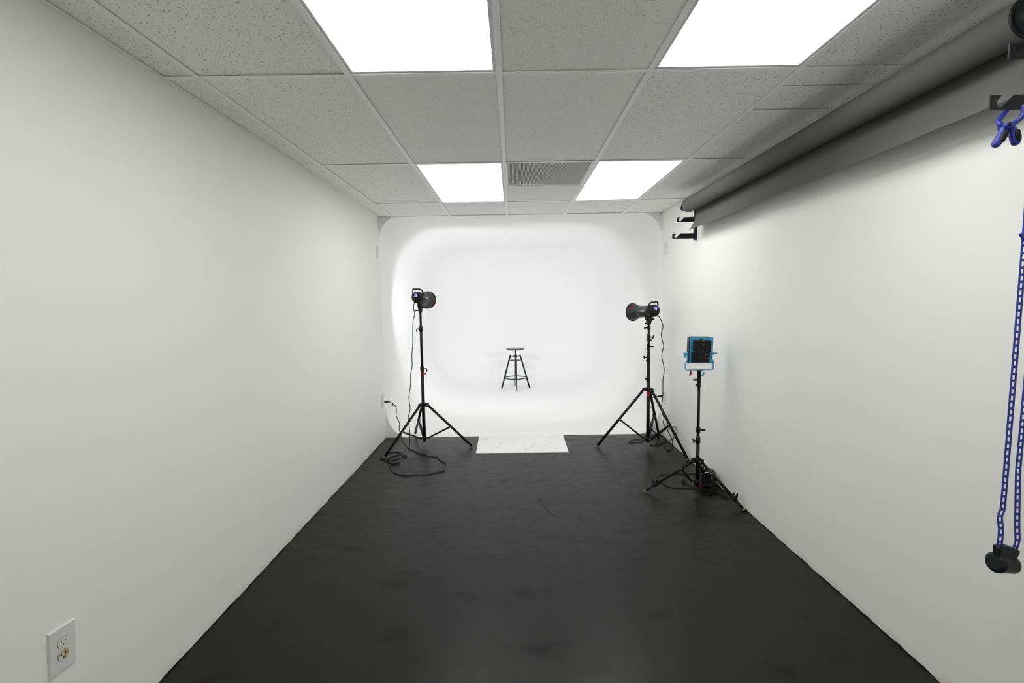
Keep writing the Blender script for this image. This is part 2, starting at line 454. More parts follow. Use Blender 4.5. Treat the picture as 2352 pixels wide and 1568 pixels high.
for (x, s) in ((XL, 1),):
    b = N(); box(b, (x + s * 0.011, (YBACK + YB) / 2, H + 0.0002), (0.022, YB - YBACK, 0.002)); box(b, (x + s * 0.001, (YBACK + YB) / 2, H + 0.010), (0.002, YB - YBACK, 0.022))
    o = world_obj('wall_angle', b, M_tee, (x, (YBACK + YB) / 2, H)); o.parent = ceiling
b = N(); box(b, ((XL + XR) / 2, YB - 0.007, H + 0.0011), (XR - XL - 0.044, 0.014, 0.002)); box(b, ((XL + XR) / 2, YB - 0.001, H + 0.010), (XR - XL - 0.044, 0.002, 0.022))
o = world_obj('wall_angle', b, M_tee, ((XL + XR) / 2, YB, H)); o.parent = ceiling

LIGHTS = {(1, 2), (3, 2), (1, 4), (3, 4)}     # (column cell from CX index, row cell from RY index)
rows = [(0, 0), (YBACK, RY[2])] + list(zip(RY[2:], RY[3:])) + [(RY[-1], YB)]
for ri, (y0, y1) in enumerate(rows):
    if y1 - y0 < 0.01: continue
    for ci, (x0, x1) in enumerate(zip(XS, XS[1:])):
        k = (ci - 1 + 0, ri)
        col = ci - 1            # -1 = strip by left wall, 0.. = between CX[col], CX[col+1]
        if (col, ri) in {(1, 2), (3, 2), (1, 4), (3, 4)}: continue
        if col == 2 and ri == 4: continue
        if col == 4 and ri == 3:
            for a, c in ((y0, 2.141), (2.141, 2.400), (2.400, y1)): tile(x0, x1, a, c, M_tile_x if a < 2.3 and a > 2.0 else None)
            continue
        mt = None
        if (col, ri) in {(3, 3), (4, 3), (0, 4)}: mt = M_tile_x
        elif (col, ri) in {(1, 3), (2, 3), (2, 2), (2, 5)}: mt = M_tile_pin
        lift = {(0, 2): 0.004, (0, 4): 0.0035, (-1, 2): 0.004}.get((col, ri))
        tile(x0, x1, y0, y1, mt, lift)
tile(CX[2], CX[3], 3.818, RY[5], M_tile_pin)

# --- ceiling lights
def ceiling_light(x0, x1, y0, y1, label):
    cx_, cy_ = (x0 + x1) / 2, (y0 + y1) / 2
    t = thing('ceiling_light', label, 'ceiling light', (cx_, cy_, H), (0, 0, 0), 'ceiling light panels')
    w, l = (x1 - x0) - 0.012, (y1 - y0) - 0.012; fw = 0.019
    b = N()
    for s in (-1, 1):
        box(b, (s * (w / 2 - fw / 2), 0, 0.010), (fw, l, 0.014)); box(b, (0, s * (l / 2 - fw / 2), 0.010), (w - 2 * fw, fw, 0.014))
    box(b, (0, 0, 0.06), (w, l, 0.01))
    for s in (-1, 1):
        box(b, (s * (w / 2 - 0.001), 0, 0.036), (0.002, l, 0.05)); box(b, (0, s * (l / 2 - 0.001), 0.036), (w, 0.002, 0.05))
    obj('frame', b, M_frame, t)
    b = N(); box(b, (0, 0, 0.014), (w - 2 * fw + 0.002, l - 2 * fw + 0.002, 0.004)); obj('diffuser', b, M_diffuser, t)
ceiling_light(CX[1], CX[2], RY[2], RY[3], 'large lit ceiling panel cut by the top edge, next to the left wall side tiles')
ceiling_light(CX[3], CX[4], RY[2], RY[3], 'large lit ceiling panel cut by the top edge, beside the grey paper roll')
ceiling_light(CX[1], CX[2], RY[4], RY[5], 'small looking lit ceiling panel left of the ribbed air grille')
ceiling_light(CX[3], CX[4], RY[4], RY[5], 'small looking lit ceiling panel between the ribbed air grille and the paper roll')

# --- air grille
gx0, gx1, gy0, gy1 = CX[2] + 0.006, CX[3] - 0.006, RY[4] + 0.006, 3.812
gr = thing('air_grille', 'grey ribbed air grille set in the ceiling between two lit panels', 'air vent', ((gx0 + gx1) / 2, (gy0 + gy1) / 2, H))
gw, gl = gx1 - gx0, gy1 - gy0
b = N()
for s in (-1, 1):
    box(b, (s * (gw / 2 - 0.008), 0, 0.010), (0.016, gl, 0.014)); box(b, (0, s * (gl / 2 - 0.008), 0.010), (gw - 0.032, 0.016, 0.014))
obj('frame', b, M_tee, gr)
b = N(); ns = 60
for k in range(ns):
    x = -gw / 2 + 0.016 + (gw - 0.032) * (k + 0.5) / ns
    box(b, (x, 0, 0.011), (0.0054, gl - 0.03, 0.010))
for k in range(9):
    box(b, (0, -gl / 2 + gl * (k + 0.5) / 9, 0.016), (gw - 0.03, 0.003, 0.004))
sl = obj('slats', b, new_mat('grey_grille_enamel', (0.68, 0.68, 0.66), 0.5), gr); sl['kind'] = 'stuff'
b = N(); box(b, (0, 0, 0.05), (gw, gl, 0.01)); obj('duct_box', b, new_mat('grey_duct', (0.25, 0.25, 0.245), 0.7), gr)

# ------------------------------------------------------------------ cover plates and outlets
def on_wall(side, y, z):
    # local +Z out of the wall, +Y up, +X along the wall
    if side == 'L': return axes((XL, y, z), (0, 1, 0), (0, 0, 1))
    return axes((XR, y, z), (0, -1, 0), (0, 0, 1))
def cover_plate(b, w, h):
    r = bmesh.ops.create_cube(b, size=1.0); vs = r['verts']
    bmesh.ops.transform(b, matrix=Matrix.Translation((0, 0, 0.003)) @ Matrix.Diagonal((w, h, 0.006, 1)), verts=vs)
    top = [v for v in vs if v.co.z > 0.004]
    for v in top: v.co.x *= (w - 0.008) / w; v.co.y *= (h - 0.008) / h
def outlet(side, y, z, label, stain=False):
    t = thing('wall_outlet', label, 'wall outlet', group='duplex wall outlets'); t.matrix_world = on_wall(side, y, z) @ Matrix.Rotation(R_(-4.0 if stain else 0.0), 4, 'Z')
    b = N(); cover_plate(b, 0.089, 0.140); obj('cover_plate', b, M_plate, t)
    for k, s in enumerate((1, -1)):
        b = N()
        pts = []
        for a in range(0, 360, 15):
            x_, y_ = 0.0172 * math.cos(R_(a)), 0.0172 * math.sin(R_(a)); pts.append((x_, max(-0.0142, min(0.0142, y_))))
        prism(b, pts, (0, s * 0.0195, 0.0062), (1, 0, 0), (0, 1, 0), 0.0022)
        rc = obj('receptacle', b, M_stained if (stain and s < 0) else M_recept, t)
        b = N()
        box(b, (-0.0064, s * 0.0195 + 0.0035, 0.0074), (0.0020, 0.0085, 0.0004)); obj('slot', b, M_slot, rc)
        b = N(); box(b, (0.0064, s * 0.0195 + 0.0035, 0.0074), (0.0020, 0.0070, 0.0004)); obj('slot', b, M_slot, rc)
        b = N(); cyl(b, (0, s * 0.0195 - 0.0072, 0.0072), (0, s * 0.0195 - 0.0072, 0.0076), 0.0023, seg=10); obj('ground_hole', b, M_slot, rc)
        b = N(); prism(b, [(q[0] * 1.05, q[1] * 1.06) for q in pts], (0, s * 0.0195, 0.0059), (1, 0, 0), (0, 1, 0), 0.0006); obj('gap', b, M_slot, rc)
    b = N(); cyl(b, (0, 0, 0.006), (0, 0, 0.0066), 0.0024, seg=10); obj('screw', b, M_plate, t)
    return t
outlet('L', 1.3615, 0.424, 'large looking white outlet with a yellow stained lower socket near the camera', True)
outlet('L', 4.955, 0.436, 'white outlet by the cyclorama with a black cord from the tall left strobe plugged in')
outlet('R', 4.922, 0.428, 'white outlet by the cyclorama behind the black tripod with knobbed pole')
def blank_plate(side, y, z, label):
    b = N(); cover_plate(b, 0.089, 0.135); o = obj('cover_plate', b, M_plate); o.matrix_world = on_wall(side, y, z)
    tag(o, label, 'cover plate', 'high blank cover plates')
blank_plate('L', 4.985, 2.012, 'white blank plate high on the wall above the outlet of the left strobe cord')
blank_plate('R', 4.925, 2.008, 'white blank plate high on the wall just under the black roll bracket')

# ------------------------------------------------------------------ white board on the floor
b = N(); prism(b, [(-0.376, 4.472), (0.529, 4.453), (0.538, 5.060), (-0.385, 5.060)], (0, 0, 0.0025), (1, 0, 0), (0, 1, 0), 0.004)
tag(world_obj('floor_board', b, M_mat, (0.076, 4.76, 0)), 'scuffed white board lying on the black floor against the cyclorama edge', 'floor board')

# ------------------------------------------------------------------ light stands
def tknob(b, o, d, ln=0.030, tw=0.036):
    """T shaped clamp screw from o along d"""
    o = Vector(o); d = Vector(d).normalized(); cyl(b, o, o + d * ln, 0.0065, seg=10)
    up = Vector((0.25 * d.x, 0.25 * d.y, 1)).normalized(); c = o + d * ln
    cyl(b, c - up * tw / 2, c + up * tw / 2, 0.0062, seg=10)
def lknob(b, o, d, ln=0.028):
    """hooked lever"""
    o = Vector(o); d = Vector(d).normalized()
    tube(b, smooth_path([o, o + d * ln * 0.8, o + d * ln + Vector((0, 0, -0.006)), o + d * ln + Vector((0, 0, -0.030))], 4), 0.0058, 8)
def wing(b, o, d, ln=0.04):
    o = Vector(o); d = Vector(d).normalized(); cyl(b, o, o + d * 0.014, 0.006, seg=10)
    bar(b, o + d * 0.012, o + d * ln, 0.006, 0.013, (d.y, -d.x, 0))

def light_stand(label, x, y, feet, hub_z, collar_z, tubes, clamps, leg_r, joint, hubr=0.045, levelers=False, bright=True, bolts=True):
    t = thing('light_stand', label, 'light stand', (x, y, 0), group='tripod light stands')
    for i, (z0, z1, r) in enumerate(tubes):
        b = N(); cyl(b, (0, 0, z0), (0, 0, z1), r, seg=20); obj('pole_section', b, M_black, t)
    # hub with three ears, lower collar with three ears
    dirs = [Vector((fx - x, fy - y, 0)).normalized() for fx, fy in feet]
    b = N(); lathe(b, (0, 0, hub_z - 0.022), (0, 0, 1), [(0, 0.022), (0.004, 0.025), (0.034, 0.025), (0.040, 0.021)], 20)
    for d in dirs:
        for s in (-1, 1):
            side = Vector((-d.y, d.x, 0)) * s * (leg_r + 0.003)
            bar(b, d * 0.015 + side + Vector((0, 0, hub_z - 0.004)), d * (hubr + 0.010) + side + Vector((0, 0, hub_z - 0.006)), 0.003, 0.030, (-d.y, d.x, 0))
    obj('hub', b, M_blackp, t)
    b = N(); lathe(b, (0, 0, collar_z - 0.018), (0, 0, 1), [(0, 0.018), (0.003, 0.022), (0.030, 0.022), (0.034, 0.018)], 20)
    for d in dirs:
        bar(b, d * 0.015 + Vector((0, 0, collar_z)), d * 0.045 + Vector((0, 0, collar_z)), 0.014, 0.018, (-d.y, d.x, 0))
    obj('lower_collar', b, M_blackp, t)
    for (fx, fy), d in zip(feet, dirs):
        a = d * hubr + Vector((0, 0, hub_z - 0.006)); f = Vector((fx - x, fy - y, leg_r * 0.8))
        n = (f - a).normalized()
        b = N()
        if levelers:
            m_ = a + (f - a) * 0.80
            cyl(b, a - n * 0.012, m_, leg_r, seg=14); lg = obj('leg', b, M_black, t)
            b = N(); cyl(b, m_ - n * 0.02, f - n * 0.006, leg_r * 0.72, seg=14); obj('leg_extension', b, M_black, lg)
            b = N(); cyl(b, m_ - n * 0.028, m_ + n * 0.010, leg_r * 1.35, seg=14)
            upn = Vector((0, 0, 1)); upn = (upn - n * upn.dot(n)).normalized()
            tknob(b, m_ - n * 0.010 + upn * leg_r, upn + n * 0.1, 0.024, 0.030); cyl(b, m_ - n * 0.030 + upn * leg_r, m_ - n * 0.030 + upn * (leg_r + 0.020), 0.006, seg=8)
            obj('leg_clamp', b, M_blackp, lg)
            b = N(); cyl(b, f - n * 0.004, f + n * 0.003, leg_r * 1.35, seg=16); obj('foot', b, M_foot, lg)
        else:
            cyl(b, a - n * 0.012, f - n * 0.010, leg_r, seg=14); lg = obj('leg', b, M_black, t)
            b = N(); cyl(b, f - n * 0.011, f - n * 0.004, leg_r * 1.10, seg=14); ft = obj('foot', b, M_blackp, lg)
            b = N(); cyl(b, f - n * 0.004, f + n * 0.002, leg_r * 1.02, seg=14); ft.data.materials.append(M_foot); bt = bmesh.new(); bt.from_mesh(ft.data); k0 = len(bt.faces); tmp = bpy.data.meshes.new('t'); b.to_mesh(tmp); b.free(); bt.from_mesh(tmp); bt.faces.ensure_lookup_table()
            for fi in range(k0, len(bt.faces)): bt.faces[fi].material_index = 1
            bt.to_mesh(ft.data); bt.free(); bpy.data.meshes.remove(tmp)
        j = a + (f - a) * joint; c0 = d * 0.040 + Vector((0, 0, collar_z))
        side = Vector((-d.y, d.x, 0))
        b = N()
        for s in (-1, 1): bar(b, c0 + side * s * 0.0085, j + side * s * (leg_r + 0.0015), 0.003, 0.015, side)
        bar(b, c0 + (j - c0) * 0.12, c0 + (j - c0) * 0.93, 0.013, 0.010, side)
        obj('brace', b, M_black, t)
        if bolts:
            for p in (j, c0, a):
                b = N(); cyl(b, p - side * (leg_r + 0.006), p + side * (leg_r + 0.006), 0.0042, seg=8)
                obj('bolt', b, M_steel, t)
    for (z, r, hgt, kind, d) in clamps:
        b = N(); lathe(b, (0, 0, z - hgt / 2), (0, 0, 1), [(0, r * 0.92), (0.004, r), (hgt - 0.004, r), (hgt, r * 0.9)], 18)
        dd = Vector((*d, 0)).normalized(); o = dd * (r - 0.004) + Vector((0, 0, z))
        cl = obj('clamp_collar', b, M_blackp, t)
        b = N()
        if kind == 'T': tknob(b, o, dd)
        elif kind == 'L': lknob(b, o, dd)
        elif kind == 'W': wing(b, o, dd)
        else: cyl(b, o, o + dd * 0.016, 0.008, seg=10)
        obj('clamp_knob', b, M_blackp, cl)
    return t

LX, LY = -0.928, 4.740
st = light_stand('tall tripod stand on the cyclorama side by the left wall, with a smooth plain pole', LX, LY,
    [(-1.245, 4.362), (-0.428, 4.669), (-1.119, 5.199)], 0.438, 0.085,
    [(0.05, 0.80, 0.0172), (0.79, 1.222, 0.0137), (1.21, 1.392, 0.0112)],
    [(0.805, 0.021, 0.048, 'L', (1, 0.1)), (1.213, 0.0185, 0.052, 'L', (-1, -0.1))], 0.0128, 0.52)
b = N(); lathe(b, (0, 0, 0.752), (0, 0, 1), [(0, 0.0178), (0.018, 0.0178)], 18, False, False); bar(b, (0.010, -0.018, 0.761), (0.038, -0.016, 0.758), 0.002, 0.016, (0, 1, 0)); bar(b, (0.037, -0.016, 0.764), (0.041, -0.014, 0.742), 0.002, 0.010, (0, 1, 0))
obj('red_strap', b, M_red, st)

RX, RY_ = 1.340, 4.600
st = light_stand('black tripod stand with several knobs up its pole, next to the black roll bracket wall', RX, RY_,
    [(0.835, 4.622), (1.585, 4.175), (1.578, 5.010)], 0.588, 0.085,
    [(0.048, 0.68, 0.0172), (0.66, 0.92, 0.0158), (0.90, 1.04, 0.0135), (1.02, 1.20, 0.0108), (1.19, 1.236, 0.0085)],
    [(0.690, 0.0205, 0.05, 'S', (-1, -0.2)), (0.905, 0.0195, 0.060, 'T', (-1, -0.15)), (0.872, 0.0190, 0.03, 'S', (-0.9, -0.5)),
     (1.012, 0.0185, 0.060, 'W', (1, -0.15)), (1.106, 0.0160, 0.062, 'T', (1, -0.3)), (1.076, 0.0155, 0.03, 'S', (0.9, -0.5)), (1.196, 0.0185, 0.034, 'W', (-0.9, -0.3))], 0.0128, 0.52)
b = N(); lathe(b, (0, 0, 0.548), (0, 0, 1), [(0, 0.0178), (0.016, 0.0178)], 18, False, False); bar(b, (0.004, -0.019, 0.566), (-0.012, -0.021, 0.520), 0.002, 0.024, (0, 1, 0))
obj('red_strap', b, M_red, st)

PX, PY = 1.391, 3.470
st = light_stand('short tripod stand under the blue panel light, with wide low legs', PX, PY,
    [(0.997, 3.484), (1.590, 3.142), (1.580, 3.805)], 0.252, 0.085,
    [(0.050, 0.445, 0.0125), (0.43, 0.78, 0.0102), (0.76, 0.892, 0.0098)],
    [(0.406, 0.0165, 0.046, 'T', (-1, -0.4)), (0.485, 0.0150, 0.044, 'W', (1, -0.15)), (0.868, 0.0135, 0.052, 'W', (-1, -0.2)), (0.828, 0.0130, 0.034, 'S', (-1, -0.2))],
    0.0108, 0.25, 0.034, True)
b = N(); box(b, (0.002, -0.0126, 0.312), (0.006, 0.0004, 0.046)); obj('label_strip', b, M_gray_print, st)

# ------------------------------------------------------------------ studio strobes
def strobe(label, x, y, z, az, axis_h, tilt):
    """az: heading of the beam in degrees, clockwise from +Y"""
    t = thing('studio_strobe', label, 'studio light', (x, y, z), (0, 0, R_(-az)), 'studio lights on stands')
    # all head parts are built along the tilted axis
    ct, sn = math.cos(R_(tilt)), math.sin(R_(tilt))
    ax = Vector((0, ct, -sn)); up = Vector((0, sn, ct)); c = Vector((0, 0, axis_h))
    P = lambda s, u=0, w=0: c + ax * s + up * u + Vector((1, 0, 0)) * w
    b = N(); lathe(b, P(-0.100), ax, [(0, 0.036), (0.004, 0.047), (0.012, 0.0545), (0.024, 0.0585), (0.078, 0.0585), (0.084, 0.056)], 32); rear = obj('rear_housing', b, M_blackp, t)
    b = N(); lathe(b, P(-0.017), ax, [(0, 0.0555), (0.105, 0.0555), (0.112, 0.0575), (0.135, 0.0575), (0.140, 0.052)], 32); front = obj('front_housing', b, M_grayhead, t)
    # reflector, open dish with a rolled rim
    b = N()
    out = [(0.0, 0.054), (0.014, 0.056), (0.030, 0.064), (0.060, 0.075), (0.085, 0.082), (0.100, 0.0855), (0.108, 0.0895), (0.112, 0.0895)]
    inn = [(0.104, 0.0825), (0.085, 0.079), (0.060, 0.072), (0.030, 0.061), (0.016, 0.052), (0.006, 0.045)]
    lathe(b, P(0.122), ax, out, 40, False, False); refl = obj('reflector', b, M_refl_out, t)
    b = N(); lathe(b, P(0.122), ax, [(0.104, 0.0865), (0.104, 0.0915), (0.107, 0.0925), (0.114, 0.0925), (0.116, 0.0905), (0.116, 0.0855)], 40, False, False); obj('rim', b, M_blackp, refl)
    b = N(); lathe(b, P(0.122), ax, [(0.115, 0.0855)] + inn, 40, False, True); obj('lining', b, M_refl_in, refl)
    b = N(); cyl(b, P(0.128), P(0.150), 0.011, seg=16); obj('lamp_mount', b, M_blackp, refl)
    # red label on the outside of the reflector
    return t, P, ax, up, rear, front, refl

def finish_strobe(t, P, ax, up, rear, front, refl, red_ang, text_side, lever):
    X = Vector((1, 0, 0))
    # handle bowed over the rear housing
    b = N()
    hs = lever
    pts = [P(-0.070, 0.022, -0.052 * hs), P(-0.072, 0.056, -0.049 * hs), P(-0.072, 0.080, -0.046 * hs), P(-0.072, 0.084, -0.041 * hs), P(-0.070, 0.084, 0.010 * hs), P(-0.062, 0.081, 0.030 * hs), P(-0.052, 0.064, 0.044 * hs), P(-0.044, 0.026, 0.052 * hs)]
    tube(b, smooth_path(pts, 5), [0.0052 + 0.0020 * min(1, k / 12) for k in range(36)], 10); obj('handle', b, M_blackp, t)
    # lcd and dials on the rear face
    fz = -0.1002
    b = N(); bar(b, P(fz, 0.019, -0.006) - ax * 0.0008, P(fz, 0.019, -0.006) + ax * 0.0, 0.034, 0.034, X); lcd = obj('screen', b, M_lcd, t)
    b = N()
    for (u, w, sw, sh) in ((0.029, -0.015, 0.008, 0.006), (0.029, -0.001, 0.012, 0.006), (0.018, -0.014, 0.006, 0.008), (0.017, 0.000, 0.015, 0.010), (0.0065, -0.002, 0.014, 0.005)):
        bar(b, P(fz, u, w) - ax * 0.0013, P(fz, u, w) - ax * 0.0006, sw, sh, X)
    obj('segments', b, M_lcd_seg, lcd)['kind'] = 'stuff'
    b = N(); cyl(b, P(fz, 0.012, 0.024), P(fz - 0.011, 0.012, 0.024), 0.0115, 0.0105, 18); obj('dial', b, M_blackp, t)
    b = N(); cyl(b, P(fz, -0.014, 0.020), P(fz - 0.009, -0.014, 0.020), 0.0100, 0.0092, 18); obj('dial', b, M_blackp, t)
    b = N(); bar(b, P(fz, 0.005, -0.031) - ax * 0.001, P(fz, 0.005, -0.031), 0.014, 0.004, X); obj('maker_mark', b, M_white_print, rear)
    b = N(); bar(b, P(-0.085, -0.046, 0.010), P(-0.098, -0.040, 0.010), 0.030, 0.012, X); cyl(b, P(-0.094, -0.040, -0.020), P(-0.112, -0.040, -0.020), 0.007, 0.0055, 12); obj('power_inlet', b, M_blackp, rear)
    # yoke: tapering bracket down to the stand socket
    b = N()
    prism(b, [(-0.040, 0.090), (0.046, 0.090), (0.040, 0.050), (0.020, 0.030), (0.0145, 0.012), (0.0145, -0.004), (-0.0145, -0.004), (-0.0145, 0.012), (-0.022, 0.030), (-0.034, 0.052)], (0, 0, 0), (0, 1, 0), (0, 0, 1), 0.034)
    lathe(b, (0, 0, -0.016), (0, 0, 1), [(0, 0.0150), (0.003, 0.0165), (0.040, 0.0165), (0.052, 0.012)], 20)
    obj('yoke', b, M_blackp, t)
    b = N(); cyl(b, (-0.020, 0.010, 0.044), (0.022, 0.010, 0.044), 0.016, seg=18); obj('tilt_hinge', b, M_blackp, t)
    b = N()
    if lever > 0: tube(b, smooth_path([(0.018, 0.004, 0.036), (0.034, 0.020, 0.034), (0.046, 0.060, 0.030), (0.050, 0.090, 0.027)], 4), 0.0075, 10); obj('tilt_lever', b, M_blackp, t)
    else: cyl(b, (0.006, -0.016, 0.046), (0.010, -0.044, 0.046), 0.0060, seg=12); cyl(b, (0.010, -0.040, 0.046), (0.012, -0.058, 0.046), 0.0090, seg=14); obj('tilt_knob', b, M_blackp, t)
    b = N(); cyl(b, (-0.012, 0.0, 0.004), (-0.030, -0.002, 0.006), 0.0042, seg=10); box(b, (-0.041, -0.002, 0.007), (0.026, 0.008, 0.015), None, 0.003); obj('socket_screw', b, M_blackp, t)
    # printing on both flanks of the front housing
    for sgn in (-1, 1):
        o = P(0.004 if sgn > 0 else 0.086, 0.006, sgn * 0.0563)
        Mx = axes(o, ax * sgn, up)
        Mx2 = axes(o + ax * sgn * 0.030, ax * sgn, up)
        if sgn > 0:
            text_mesh('lettering', 'Godox', 0.0085, M_white_print, front, axes(P(-0.006, 0.004, 0.0563), ax, up))
            text_mesh('lettering', 'SL60W', 0.0200, M_white_print, front, axes(P(0.027, 0.004, 0.0563), ax, up))
        else:
            text_mesh('lettering', 'Godox', 0.0085, M_white_print, front, axes(P(0.092, 0.004, -0.0563), -ax, up))
            text_mesh('lettering', 'SL60W', 0.0200, M_white_print, front, axes(P(0.058, 0.004, -0.0563), -ax, up))
    # red label on the reflector
    b = N(); a0 = R_(red_ang)
    q = []
    for (s, r, da) in ((0.046, 0.0714, -0.26), (0.046, 0.0714, 0.26), (0.082, 0.0828, 0.20), (0.082, 0.0828, -0.20)):
        a = a0 + da; q.append(P(0.122 + s, 0, 0) + (up * math.sin(a) + X * math.cos(a)) * r)
    mid = [(q[0] + q[1]) / 2 + (up * math.sin(a0) + X * math.cos(a0)) * 0.0024, (q[2] + q[3]) / 2 + (up * math.sin(a0) + X * math.cos(a0)) * 0.0020]
    vs = [b.verts.new(v) for v in (q[0], mid[0], q[1], q[2], mid[1], q[3])]
    b.faces.new((vs[0], vs[1], vs[4], vs[5])); b.faces.new((vs[1], vs[2], vs[3], vs[4]))
    r2 = bmesh.ops.solidify(b, geom=b.faces[:], thickness=-0.0006)
    obj('red_label', b, M_redlabel, refl)
    # modelling lamp
    ld = bpy.data.lights.new('modelling_lamp', 'SPOT'); ld.energy = STROBE_POWER; ld.shadow_soft_size = 0.011; ld.color = (0.97, 0.98, 1.0)
    lo = bpy.data.objects.new('modelling_lamp', ld); COL.objects.link(lo); lo.parent = t; lo.location = P(0.122 + 0.040); lo.rotation_euler = ax.to_track_quat('-Z', 'Y').to_euler(); ld.spot_size = R_(122); ld.spot_blend = 1.0
    b = N(); lathe(b, P(0.150), ax, [(0, 0.008), (0.004, 0.010), (0.008, 0.010)], 14); obj('lamp_base', b, M_blackp, refl)

q = strobe('strobe on the smooth pole stand by the left wall, seen from behind with blue screen', LX, LY, 1.392, 9.0, 0.132, 4.5)
finish_strobe(*q, -28.0, 1, 1)
q = strobe('strobe on the knobbed pole stand, seen from its flank with white lettering', RX, RY_, 1.236, -27.0, 0.124, 3.0)
finish_strobe(*q, 138.0, -1, -1)

# ------------------------------------------------------------------ blue panel light
def panel_light():
    t = thing('panel_light', 'square blue panel light with black battery pack on the short stand', 'studio light', (PX, PY, 0.892), (0, 0, R_(1.0)), 'studio lights on stands')
    # socket and stud
    b = N(); lathe(b, (0, 0, -0.006), (0, 0, 1), [(0, 0.0130), (0.003, 0.0142), (0.044, 0.0142), (0.048, 0.022), (0.0545, 0.022)], 20); obj('socket', b, M_blackp, t)
    b = N(); cyl(b, (0.012, 0, 0.010), (0.024, 0, 0.010), 0.005, seg=10); bar(b, (0.024, -0.002, 0.004), (0.036, -0.002, 0.034), 0.010, 0.010, (0, 1, 0)); obj('socket_knob', b, M_blue, t)
    # yoke
    zb = 0.049
    b = N(); hw = 0.106
    pts = [(-hw + 0.016, 0.182), (-hw + 0.014, 0.128), (-hw, 0.098), (-hw, zb + 0.014), (-hw + 0.010, zb + 0.002), (hw - 0.010, zb + 0.002), (hw, zb + 0.014), (hw, 0.098), (hw - 0.014, 0.128), (hw - 0.016, 0.182)]
    P = [Vector((x, 0, z)) for x, z in pts]
    for a, c in zip(P, P[1:]):
        d = (c - a).normalized(); bar(b, a - d * 0.0015, c + d * 0.0015, 0.020, 0.0045, (0, 1, 0))
    obj('yoke', b, M_blue, t)
    for s in (-1, 1):
        b = N(); cyl(b, (s * 0.089, 0, 0.172), (s * 0.106, 0, 0.172), 0.010, seg=14)
        if s < 0: box(b, (s * 0.112, -0.002, 0.166), (0.016, 0.018, 0.034), None, 0.004)
        else: bar(b, (s * 0.104, 0, 0.173), (s * 0.128, 0, 0.173), 0.020, 0.010, (0, 1, 0))
        obj('yoke_knob', b, M_blue, t)
    # casing (open side to the room's far end), back plate faces the camera
    zc = 0.197; hh = 0.0985; w = 0.0885; px_ = 0.010
    b = N(); box(b, (px_, 0.022, zc), (2 * w + 0.004, 0.046, 2 * hh), None, 0.004); cs = obj('casing', b, M_blue_dark, t)
    b = N(); box(b, (px_, 0.046, zc), (2 * w - 0.012, 0.004, 2 * hh - 0.014)); obj('diffuser', b, M_acry, t)
    b = N(); box(b, (px_ + 0.001, -0.002, zc), (2 * w - 0.003, 0.006, 2 * hh - 0.004), None, 0.0025); bp = obj('back_plate', b, M_blue, t)
    b = N(); box(b, (px_ - 0.006, 0.02, zc + hh + 0.001), (2 * w - 0.04, 0.036, 0.004), None, 0.001); obj('top_rail', b, M_blackp, cs)
    # battery pack above, control box below
    b = N(); box(b, (0.006, -0.024, zc + 0.037), (0.122, 0.040, 0.084), None, 0.004); bat = obj('battery_pack', b, M_blackp, t)
    b = N(); box(b, (0.004, -0.008, zc + 0.081), (0.020, 0.010, 0.012), None, 0.002); obj('battery_latch', b, M_blackp, bat)
    b = N()
    for dx, dz in ((0.008, 0.070), (0.006, 0.044), (0.006, 0.037), (0.005, 0.004)): cyl(b, (dx, -0.0435, zc + dz), (dx, -0.0446, zc + dz), 0.0018, seg=8)
    obj('screws', b, M_steel, bat)['kind'] = 'stuff'
    b = N(); box(b, (0.0, -0.018, zc - 0.051), (0.130, 0.028, 0.076), None, 0.004); cb = obj('control_box', b, M_blackp, t)
    for dx in (-0.010, 0.014):
        b = N(); cyl(b, (dx, -0.032, zc - 0.058), (dx, -0.043, zc - 0.058), 0.0090, 0.0082, 18); kn = obj('dial', b, M_blackp, t)
        b = N(); prism(b, [(math.cos(R_(a)) * r, math.sin(R_(a)) * r) for r, rng_ in ((0.0118, range(20, 140, 15)), (0.0104, range(125, 15, -15))) for a in rng_], (dx, -0.0324, zc - 0.058), (1, 0, 0), (0, 0, 1), 0.0006); obj('dial_scale', b, M_gray_print, kn)
    b = N(); box(b, (0.032, -0.0322, zc - 0.057), (0.003, 0.001, 0.012)); obj('switch', b, M_gray_print, cb)
    b = N(); cyl(b, (0.053, -0.032, zc - 0.056), (0.053, -0.037, zc - 0.056), 0.0058, 0.0048, 14); obj('power_socket', b, M_steel, cb)
    b = N()
    for (x0, z0, sw, sh) in ((0.033, 0.0, 0.015, 0.002), (0.033, -0.012, 0.015, 0.002), (0.0265, -0.006, 0.002, 0.012), (0.0395, -0.006, 0.002, 0.012), (0.048, 0.001, 0.012, 0.0015), (0.046, -0.010, 0.010, 0.0015)):
        box(b, (x0, -0.0322, zc - 0.028 + z0), (sw, 0.0006, sh))
    obj('printed_marks', b, M_gray_print, cb)['kind'] = 'stuff'
    text_mesh('lettering', 'DRACAST', 0.0180, M_white_print, bp, axes((0.0880, -0.0052, zc - 0.045), (0, 0, 1), (-1, 0, 0)))
    Mr = Matrix.Translation((0, 0, 0.172)) @ Matrix.Rotation(R_(1.3), 4, 'Y') @ Matrix.Translation((0, 0, -0.172))
    for o in (cs, bp, bat, cb) + tuple(x for x in t.children if x.name.split('.')[0] in ('diffuser', 'dial')): o.matrix_local = Mr @ o.matrix_local
    return t
panel_light()
b = N(); pts = [(0, 0, 0.004), (0.004, -0.001, -0.008), (0.004, -0.001, -0.022), (-0.004, -0.001, -0.034)]
for a, c in zip(pts, pts[1:]): d = (Vector(c) - Vector(a)) * 0.12; bar(b, Vector(a) - d, Vector(c) + d, 0.013, 0.0015, (1, 0, 0))
